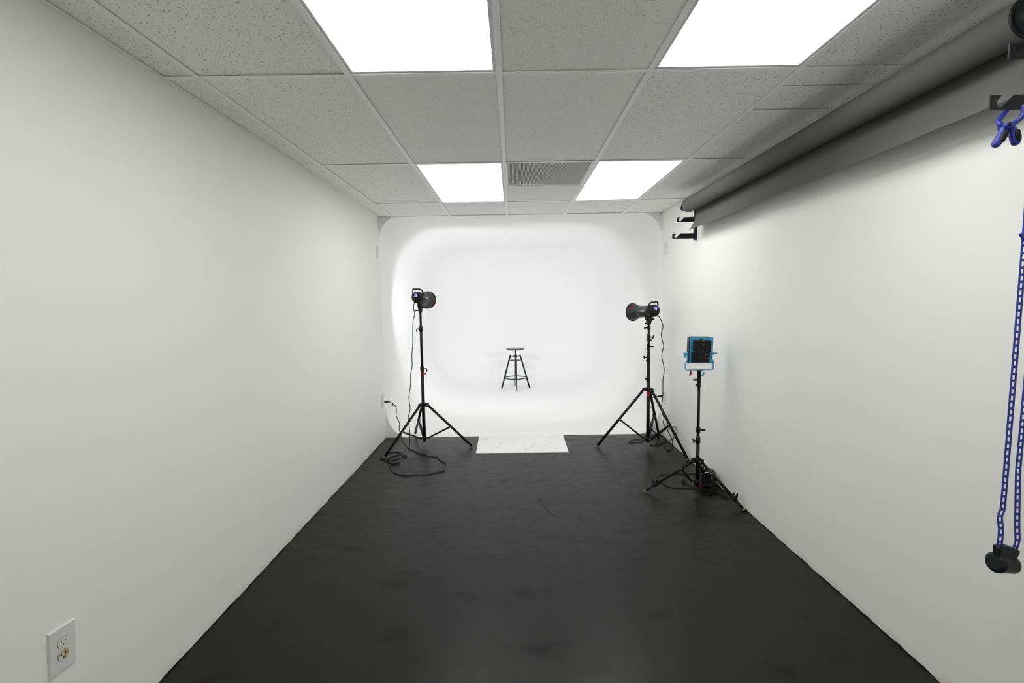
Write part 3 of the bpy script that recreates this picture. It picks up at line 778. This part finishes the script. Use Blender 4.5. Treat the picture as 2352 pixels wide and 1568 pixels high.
tag(obj('hanging_strap', b, M_red, None, (1.322, PY - 0.004, 0.936)), 'red strap hanging from the blue yoke of the panel light', 'strap')

# ------------------------------------------------------------------ power cords
LC = [[-0.962,4.645,1.496],[-0.962,4.618,1.478],[-0.966,4.6,1.431],[-0.959,4.6,1.362],[-0.974,4.6,1.307],[-0.982,4.6,1.2],[-0.986,4.6,1.071],[-0.996,4.59,0.965],[-0.995,4.58,0.858],[-1.011,4.57,0.773],[-1.013,4.56,0.666],[-1.031,4.55,0.551],[-1.018,4.53,0.442],[-1.036,4.52,0.358],[-1.031,4.51,0.3],[-1.023,4.5,0.224],[-1.019,4.48,0.143],[-1.028,4.46,0.062],[-1.038,4.388,0.005],[-1.113,4.449,0.005],[-1.177,4.406,0.005],[-1.2,4.306,0.005],[-1.149,4.293,0.005],[-1.091,4.357,0.005],[-1.038,4.371,0.013],[-1.066,4.427,0.013],[-1.139,4.526,0.005],[-1.211,4.537,0.005],[-1.247,4.483,0.005],[-1.280,4.354,0.005],[-1.194,4.273,0.005],[-1.135,4.211,0.005],[-1.072,4.161,0.013],[-1.053,4.185,0.013],[-1.079,4.232,0.005],[-1.116,4.194,0.005],[-1.125,4.124,0.005],[-1.097,4.044,0.005],[-1.045,3.966,0.005],[-0.977,3.908,0.005],[-0.913,3.893,0.005],[-0.851,3.912,0.005],[-0.769,3.903,0.005],[-0.716,3.943,0.005],[-0.623,3.996,0.005],[-0.629,4.083,0.005],[-0.631,4.181,0.005],[-0.664,4.228,0.005],[-0.71,4.295,0.005],[-0.74,4.368,0.005],[-0.79,4.377,0.005],[-0.859,4.426,0.005],[-0.921,4.475,0.005],[-0.98,4.538,0.005],[-1.065,4.646,0.005],[-1.094,4.663,0.008],[-1.121,4.688,0.032],[-1.152,4.706,0.076],[-1.17,4.724,0.136],[-1.184,4.742,0.18],[-1.186,4.76,0.216],[-1.187,4.778,0.232],[-1.211,4.797,0.269],[-1.23,4.815,0.31],[-1.23,4.833,0.364],[-1.244,4.86,0.393],[-1.288,4.90,0.418],[-1.335,4.945,0.425]]
RC = [[1.378,4.497,1.326],[1.396,4.492,1.318],[1.433,4.532,1.281],[1.464,4.564,1.229],[1.477,4.595,1.197],[1.472,4.626,1.139],[1.483,4.658,1.107],[1.511,4.689,1.034],[1.526,4.72,0.995],[1.511,4.72,0.925],[1.514,4.72,0.867],[1.532,4.72,0.791],[1.533,4.72,0.733],[1.525,4.72,0.666],[1.524,4.72,0.599],[1.525,4.72,0.509],[1.519,4.72,0.441],[1.511,4.72,0.378],[1.52,4.72,0.315],[1.539,4.72,0.255],[1.53,4.72,0.21],[1.57,4.75,0.151],[1.552,4.75,0.128],[1.508,4.75,0.103],[1.47,4.75,0.088],[1.438,4.75,0.114],[1.419,4.75,0.179],[1.399,4.75,0.23],[1.395,4.77,0.21],[1.398,4.78,0.150],[1.441,4.78,0.117],[1.498,4.78,0.079],[1.549,4.78,0.055],[1.590,4.80,0.02],[1.570,4.773,0.008],[1.585,4.700,0.03],[1.588,4.555,0.107],[1.588,4.480,0.185],[1.588,4.525,0.214],[1.588,4.603,0.201],[1.586,4.68,0.165],[1.58,4.72,0.127],[1.585,4.66,0.093],[1.587,4.6,0.06],[1.572,4.55,0.034],[1.559,4.534,0.006],[1.507,4.46,0.006],[1.493,4.489,0.006],[1.519,4.636,0.006],[1.553,4.749,0.006],[1.455,4.639,0.006],[1.382,4.643,0.006],[1.405,4.746,0.006],[1.393,4.834,0.006],[1.291,4.741,0.006],[1.174,4.726,0.006],[1.248,4.819,0.006],[1.35,4.863,0.006],[1.419,4.969,0.006],[1.467,5.0,0.044],[1.492,4.966,0.148],[1.500,4.951,0.239],[1.482,4.937,0.303],[1.446,4.932,0.367],[1.445,4.925,0.403],[1.468,4.913,0.429],[1.500,4.905,0.443],[1.535,4.915,0.448]]
def cord(name, pts, r, label, plug_dir, tagpos=None):
    t = thing(name, label, 'power cord', pts[-1], (0, 0, 0), 'black power cords')
    o = Vector(pts[-1])
    b = N(); tube(b, [p - o for p in smooth_path(pts, 5)], r, 8); obj('cable', b, M_rubber, t)
    if plug_dir:
        b = N(); d = Vector(plug_dir); lathe(b, -d * 0.012, d, [(0, 0.0046), (0.018, 0.0068), (0.032, 0.0085), (0.036, 0.0115), (0.058, 0.0115), (0.061, 0.0095)], 14); obj('plug', b, M_blackp, t)
    if tagpos:
        b = N(); q = Vector(tagpos) - o; box(b, q + Vector((0, 0, -0.014)), (0.018, 0.003, 0.020)); obj('red_tag', b, M_red, t)
cord('power_cord', LC, 0.0040, 'black cord looping over the floor under the left strobe with smooth pole', (-1, 0, 0.05), (-1.288, 4.90, 0.414))
cord('power_cord', RC, 0.0040, 'black cord tangled at the foot of the knobbed tripod by the wall', (1, 0, 0.02), (1.468, 4.913, 0.429))
PA = [[1.38,3.866,0.004],[1.428,3.839,0.004],[1.503,3.844,0.004],[1.555,3.841,0.004],[1.575,3.774,0.004],[1.598,3.739,0.004],[1.598,3.69,0.006],[1.595,3.607,0.006],[1.575,3.515,0.01],[1.52,3.453,0.004],[1.47,3.442,0.004],[1.446,3.494,0.004],[1.446,3.559,0.004],[1.446,3.6,0.004],[1.441,3.655,0.004],[1.431,3.741,0.004],[1.415,3.817,0.004],[1.382,3.852,0.004],[1.249,3.823,0.004],[1.198,3.803,0.004],[1.166,3.752,0.004],[1.167,3.701,0.004],[1.187,3.63,0.004],[1.209,3.568,0.004],[1.256,3.553,0.004],[1.315,3.544,0.004],[1.382,3.529,0.004],[1.41,3.508,0.004],[1.418,3.438,0.004],[1.452,3.412,0.004],[1.51,3.429,0.004],[1.548,3.431,0.004],[1.560,3.340,0.004]]
b = N(); tube(b, smooth_path(PA, 5), 0.0032, 8)
tag(world_obj('thin_cable', b, M_rubber, (1.3, 3.6, 0)), 'thin black cable sprawled in a flat loop under the blue panel light', 'cable')
PB = [[1.364,3.655,0.012],[1.378,3.6,0.006],[1.399,3.559,0.008],[1.425,3.488,0.011],[1.49,3.476,0.011],[1.52,3.440,0.011],[1.545,3.370,0.006],[1.565,3.330,0.006],[1.585,3.40,0.006]]
t = thing('plug_lead', 'short black lead with two bright plug prongs lying under the blue panel light', 'power cord', (1.36, 3.66, 0))
b = N(); tube(b, [Vector(p) - Vector((1.36, 3.66, 0)) for p in smooth_path(PB, 5)], 0.0036, 8); obj('cable', b, M_rubber, t)
d = Vector((-0.15, 1, 0.12)).normalized(); o = Vector((0.004, -0.015, 0.013))
b = N(); lathe(b, o, d, [(0, 0.006), (0.010, 0.009), (0.016, 0.0125), (0.036, 0.0125), (0.039, 0.010)], 14); pl = obj('plug', b, M_blackp, t)
for s in (-1, 1):
    b = N(); u = Vector((1, 0.15, 0)).normalized(); bar(b, o + d * 0.038 + u * s * 0.0063, o + d * 0.054 + u * s * 0.0063, 0.0016, 0.0062, u); obj('prong', b, M_steel, pl)
# coiled cable bundle against the wall
t = thing('cable_coil', 'thick coil of black cable heaped against the wall below the blue panel light', 'cable', (1.515, 3.610, 0))
for k in range(13):
    b = N(); pts = []
    ra, rb_ = 0.052 + 0.004 * (k % 5) + rng.uniform(-0.004, 0.004), 0.098 + rng.uniform(-0.018, 0.026); dx, dy = rng.uniform(-0.010, 0.008), rng.uniform(-0.020, 0.020); ph = rng.uniform(0, 6.28)
    z0 = 0.006 + 0.0046 * k
    for a in range(0, 360, 15):
        c_, s_ = math.cos(R_(a)), math.sin(R_(a))
        wob = 1 + 0.06 * math.sin(2 * R_(a) + ph) + 0.04 * math.sin(3 * R_(a) + 2 * ph)
        pts.append(Vector((min(0.083, dx + ra * c_ * wob), dy + rb_ * s_ * wob, z0 + 0.006 * (1 + math.sin(R_(a) + ph)) * min(1, k / 2) + max(0, c_) * 0.0045 * k)))
    tube(b, pts, 0.0042, 7, True); obj('cable_turn', b, M_rubber, t)
b = N(); pts = [(-0.078 + 0.014 * math.cos(R_(a)), -0.100 + 0.010 * math.cos(R_(a)), 0.030 + 0.026 * math.sin(R_(a))) for a in range(-40, 220, 20)]
for a, c in zip(pts, pts[1:]): bar(b, a, c, 0.016, 0.002, (0.4, 1, 0))
obj('red_strap', b, M_red, t)

# ------------------------------------------------------------------ stool
def stool():
    t = thing('bar_stool', 'black round screw seat stool standing alone in the white cyclorama', 'stool', (0.040, 7.911, 0), (0, 0, R_(3.5)))
    b = N(); lathe(b, (0, 0, 0.664), (0, 0, 1), [(0, 0.120), (0.003, 0.146), (0.010, 0.151), (0.024, 0.151), (0.029, 0.147), (0.029, 0.110), (0.026, 0.0)][:-1], 40, True, True); obj('seat', b, M_seat, t)
    b = N(); cyl(b, (0, 0, 0.470), (0, 0, 0.664), 0.0135, seg=16); lathe(b, (0, 0, 0.655), (0, 0, 1), [(0, 0.030), (0.009, 0.040)], 16); obj('screw_post', b, M_stool, t)
    b = N(); lathe(b, (0, 0, 0.545), (0, 0, 1), [(0, 0.026), (0.006, 0.030), (0.022, 0.030), (0.040, 0.016)], 18)
    for k in range(4):
        d = Vector((math.cos(R_(90 * k)), math.sin(R_(90 * k)), 0)); tube(b, smooth_path([d * 0.02 + Vector((0, 0, 0.560)), d * 0.055 + Vector((0, 0, 0.558)), d * 0.082 + Vector((0, 0, 0.574))], 4), 0.010, 10)
    obj('hub', b, M_stool, t)
    b = N(); lathe(b, (0, 0, 0.478), (0, 0, 1), [(0, 0.085), (0.002, 0.090), (0.012, 0.090), (0.014, 0.085)], 32); obj('shelf_disc', b, M_stool, t)
    for k in range(4):
        d = Vector((math.cos(R_(90 * k)), math.sin(R_(90 * k)), 0)); s = Vector((-d.y, d.x, 0))
        b = N(); a = d * 0.080 + Vector((0, 0, 0.582)); f = d * 0.240 + Vector((0, 0, 0.004))
        bar(b, f, a, 0.021, 0.026, s); bmesh.ops.bevel(b, geom=b.edges[:], offset=0.005, segments=2, affect='EDGES'); obj('leg', b, M_stool, t)
    b = N(); rr = 0.181
    tube(b, [(rr * math.cos(R_(a)), rr * math.sin(R_(a)), 0.187) for a in range(0, 360, 8)], 0.0085, 10, True); obj('foot_ring', b, M_stool, t)
stool()

# ------------------------------------------------------------------ backdrop roll on wall brackets
AX, AZ, RR = 1.491, 2.255, 0.0595
RY0, RY1 = 1.412, 4.000
t = thing('backdrop_roll', 'long grey paper backdrop roll hung under the ceiling along the wall', 'backdrop', (AX, RY0, AZ))
b = N(); lathe(b, (0, 0, 0), (0, 1, 0), [(0, RR), (RY1 - RY0, RR)], 48); obj('paper_roll', b, M_paper, t)
prof = [(0.0590, 0.004), (0.0605, -0.030), (0.0575, -0.075), (0.0520, -0.110), (0.0400, -0.150), (0.0220, -0.184), (0.004, -0.210)]
pp = smooth_path([(x, 0, z) for x, z in prof], 5)
b = N(); cols = 40; grid_ = []
for k in range(cols + 1):
    y = (RY1 - RY0) * k / cols; w = 0.004 * math.sin(k * 0.55) + 0.003 * math.sin(k * 1.7)
    grid_.append([b.verts.new((p.x + w * (-p.z / 0.21) ** 2 * 0.6, y, p.z + w * (-p.z / 0.21) ** 2 * 0.5)) for p in pp])
for g0, g1 in zip(grid_, grid_[1:]):
    for i in range(len(pp) - 1):
        f = b.faces.new((g0[i], g0[i + 1], g1[i + 1], g1[i])); f.smooth = True
sh = obj('paper_sheet', b, M_paper, t); sm = sh.modifiers.new('thickness', 'SOLIDIFY'); sm.thickness = 0.0006
b = N(); lathe(b, (0, 0, 0), (0, -1, 0), [(-0.01, 0.054), (0.0, 0.0585), (0.003, 0.0600), (0.006, 0.0590), (0.006, 0.052), (0.003, 0.050), (0.003, 0.040), (0.008, 0.037), (0.009, 0.026), (0.040, 0.024), (0.046, 0.012)], 40); ep = obj('drive_plug', b, M_plug, t)
b = N(); lathe(b, (0, -0.046, 0), (0, -1, 0), [(0, 0.0105), (0.004, 0.0105), (0.006, 0.007)], 16); obj('plug_screw', b, M_steel, ep)
b = N(); lathe(b, (0, RY1 - RY0, 0), (0, 1, 0), [(0, 0.045), (0.012, 0.045), (0.016, 0.024), (0.085, 0.018), (0.115, 0.018), (0.118, 0.026), (0.128, 0.026)], 24); obj('end_plug', b, M_plug, t)
# chain sprocket outside the near bracket
b = N(); lathe(b, (0, -0.043, 0), (0, -1, 0), [(0, 0.030), (0.003, 0.030), (0.004, 0.0225), (0.020, 0.0225), (0.021, 0.030), (0.025, 0.030)], 24); obj('chain_sprocket', b, M_plug, t)

def wall_bracket(y, label, tips=(-0.215, -0.178, -0.142)):
    t = thing('wall_bracket', label, 'bracket', (XR, y, 1.985), group='backdrop roll brackets')
    b = N(); box(b, (-0.0125, 0.010, 0.182), (0.025, 0.030, 0.372), None, 0.001); up_ = obj('upright', b, M_bracket, t)
    k = 0.000389
    for tip, z0 in zip(tips, (0.008, 0.148, 0.268)):
        pts = [(0, 0), (0, 105), (80, 105), (53, 74)] + [(72 + 29 * math.cos(R_(a)), 48 + 29 * math.sin(R_(a))) for a in range(140, 320, 15)] + [(172, 106)]
        P2 = [(tip + x * k, z0 + z * k) for x, z in pts] + [(-0.020, z0 + 108 * k), (-0.020, z0)]
        if z0 > 0.25: P2 = [(x, min(z, z0 + 0.030)) for x, z in P2]
        b = N(); prism(b, P2, (0, 0, 0), (1, 0, 0), (0, 0, 1), 0.004); box(b, (-0.022, 0.004, z0 + 0.021), (0.006, 0.016, 0.040)); obj('hook_arm', b, M_bracket, t)
    for z in (0.028, 0.34):
        b = N(); cyl(b, (-0.0245, 0.010, z), (-0.0265, 0.010, z), 0.004, seg=10); obj('bolt', b, M_steel, t)
wall_bracket(4.107, 'black hooked wall bracket holding the distant end of the grey paper roll')
wall_bracket(1.394, 'black hooked wall bracket at the near end of the roll, cut by the frame edge', (-0.229, -0.186, -0.131))

# ------------------------------------------------------------------ blue pull chain
CY = 1.357
t = thing('pull_chain', 'blue plastic ladder chain hanging in a long loop with a black weight', 'chain', (AX, CY, 0.640))
b = N(); pw, ph = 0.0166, 0.0205
ow, ih = pw / 2, 0.0128 / 2
for s in (-1, 1): box(b, (s * (pw / 2 - 0.0021), 0, 0), (0.0042, 0.0036, ph + 0.001), None, 0.0007, 1)
for s in (-1, 1): box(b, (0, 0.0004, s * (ph / 2 - 0.0018)), (pw - 0.004, 0.0034, 0.0038), None, 0.0007, 1)
link_me = bpy.data.meshes.new('chain_link'); b.to_mesh(link_me); b.free(); link_me.materials.append(M_chain)
def chain_strand(path):
    P = [Vector((x, 0, z)) for x, z in path]
    segs = [(a, c, (c - a).length) for a, c in zip(P, P[1:])]; tot = sum(s[2] for s in segs); n = int(round(tot / ph))
    def at(s):
        for a, c, L in segs:
            if s <= L: return a + (c - a) * (s / L)
            s -= L
        return P[-1]
    for i in range(n):
        p0, p1 = at(tot * i / n), at(tot * (i + 1) / n)
        d = (p1 - p0).normalized(); ang = math.atan2(d.x, -d.z)
        o = bpy.data.objects.new('chain_link', link_me); COL.objects.link(o); o.parent = t
        mid = (p0 + p1) / 2; o.location = (mid.x, 0, mid.z); o.rotation_euler = (0, -ang, 0)
# world x, z with origin at (AX, CY, 0.640)
W = lambda x, z: (x - AX, z - 0.640)
LP_ = [(1.462, 0.945), (1.461, 0.838), (1.4605, 0.822), (1.4510, 0.799), (1.4600, 0.774), (1.4605, 0.750), (1.4590, 0.704)]
RP_ = [(1.498, 0.944), (1.504, 0.837), (1.5055, 0.810), (1.509, 0.756), (1.513, 0.734), (1.5115, 0.715), (1.500, 0.690)]
chain_strand([W(1.4660, 2.262), W(1.4665, 1.63), *[W(*q) for q in LP_]])
chain_strand([W(1.5160, 2.262), W(1.5090, 1.60), *[W(*q) for q in RP_]])
b = N(); prism(b, [(-0.019, 0.014), (0.020, 0.040), (0.030, 0.010), (0.004, -0.012)], (1.466 - AX, -0.003, 1.622 - 0.640), (1, 0, 0), (0, 0, 1), 0.007)
obj('chain_joiner', b, M_chain, t)
b = N(); wx, wz = 1.462 - AX, 0.660 - 0.640
pr = [(0, 0.020), (0.002, 0.027), (0.006, 0.0298), (0.012, 0.0298), (0.020, 0.0285), (0.045, 0.0275), (0.056, 0.0275), (0.062, 0.0255), (0.066, 0.020)]
lathe(b, (wx - 0.016, 0, wz), (1, 0.10, -0.16), pr, 36)
cw = obj('chain_weight', b, M_plug, t)
b = N(); nk = [(1.4500, 0.660), (1.4485, 0.709), (1.4525, 0.7125), (1.4640, 0.7135), (1.4800, 0.7125), (1.4950, 0.708), (1.5090, 0.7005), (1.5125, 0.697), (1.5010, 0.668), (1.4900, 0.655)]
prism(b, [W(*q) for q in nk], (0, 0, 0), (1, 0, 0), (0, 0, 1), 0.024)
bmesh.ops.bevel(b, geom=[e for e in b.edges if abs(e.verts[0].co.y - e.verts[1].co.y) < 1e-6], offset=0.003, segments=2, affect='EDGES')
obj('weight_neck', b, M_plug, cw)

# ------------------------------------------------------------------ blue spring clamp on the near bracket
KY, KX, KZ = 1.386, 1.4140, 1.943
t = thing('spring_clamp', 'blue spring clamp with dark grips biting the near roll bracket arm', 'clamp', (KX, KY, KZ))
def handle_mesh(path, w, r0, r1):
    b = N(); P = smooth_path(path, 5); n = len(P)
    tube(b, P, [r0 + (r1 - r0) * min(1, i / (n * 0.6)) for i in range(n)], 12)
    return b
# left lever: pivot down to the lower left, jaw up behind
def lever(path_out, jaw, grip_path, dy):
    b = N()
    P = smooth_path([(x, dy, z) for x, z in path_out], 6); n = len(P)
    rad = [0.0075 + 0.0035 * math.sin(math.pi * min(1, i / (n - 1)) * 0.5) for i in range(n)]
    tube(b, P, rad, 14)
    bmesh.ops.create_uvsphere(b, u_segments=14, v_segments=8, radius=rad[-1], matrix=Matrix.Translation(P[-1]))
    J = smooth_path([(x, dy + yy, z) for x, yy, z in jaw], 5); tube(b, J, 0.0070, 12)
    for f in b.faces: f.smooth = True
    lv = obj('lever', b, M_clampb, t)
    b = N(); G_ = smooth_path([(x + 0.0015, dy - 0.0070, z) for x, z in grip_path], 6); m_ = len(G_)
    tube(b, G_, [0.0046 + 0.0040 * math.sin(math.pi * i / (m_ - 1)) ** 0.5 for i in range(m_)], 12)
    for f in b.faces: f.smooth = True
    obj('grip', b, M_blackp, lv)
lever([(0.000, 0.000), (-0.003, -0.014), (-0.010, -0.030), (-0.018, -0.046)], [(0.000, 0, 0.0), (-0.007, 0.005, 0.010), (-0.002, 0.013, 0.024), (0.012, 0.016, 0.040), (0.022, 0.014, 0.056)], [(-0.001, -0.012), (-0.008, -0.028), (-0.016, -0.044)], 0.0)
lever([(0.010, 0.000), (0.020, -0.010), (0.024, -0.026), (0.030, -0.043)], [(0.008, 0, 0.0), (0.022, -0.004, 0.010), (0.033, -0.013, 0.026), (0.034, -0.013, 0.054)], [(0.022, -0.012), (0.025, -0.027), (0.030, -0.043)], -0.006)
b = N(); cyl(b, (0.001, 0.012, 0.001), (0.001, -0.016, 0.001), 0.0085, seg=18); pv = obj('pivot', b, M_clampb, t)
b = N(); cyl(b, (0.001, -0.0155, 0.001), (0.001, -0.0175, 0.001), 0.0050, seg=14); obj('pin', b, M_blackp, pv)
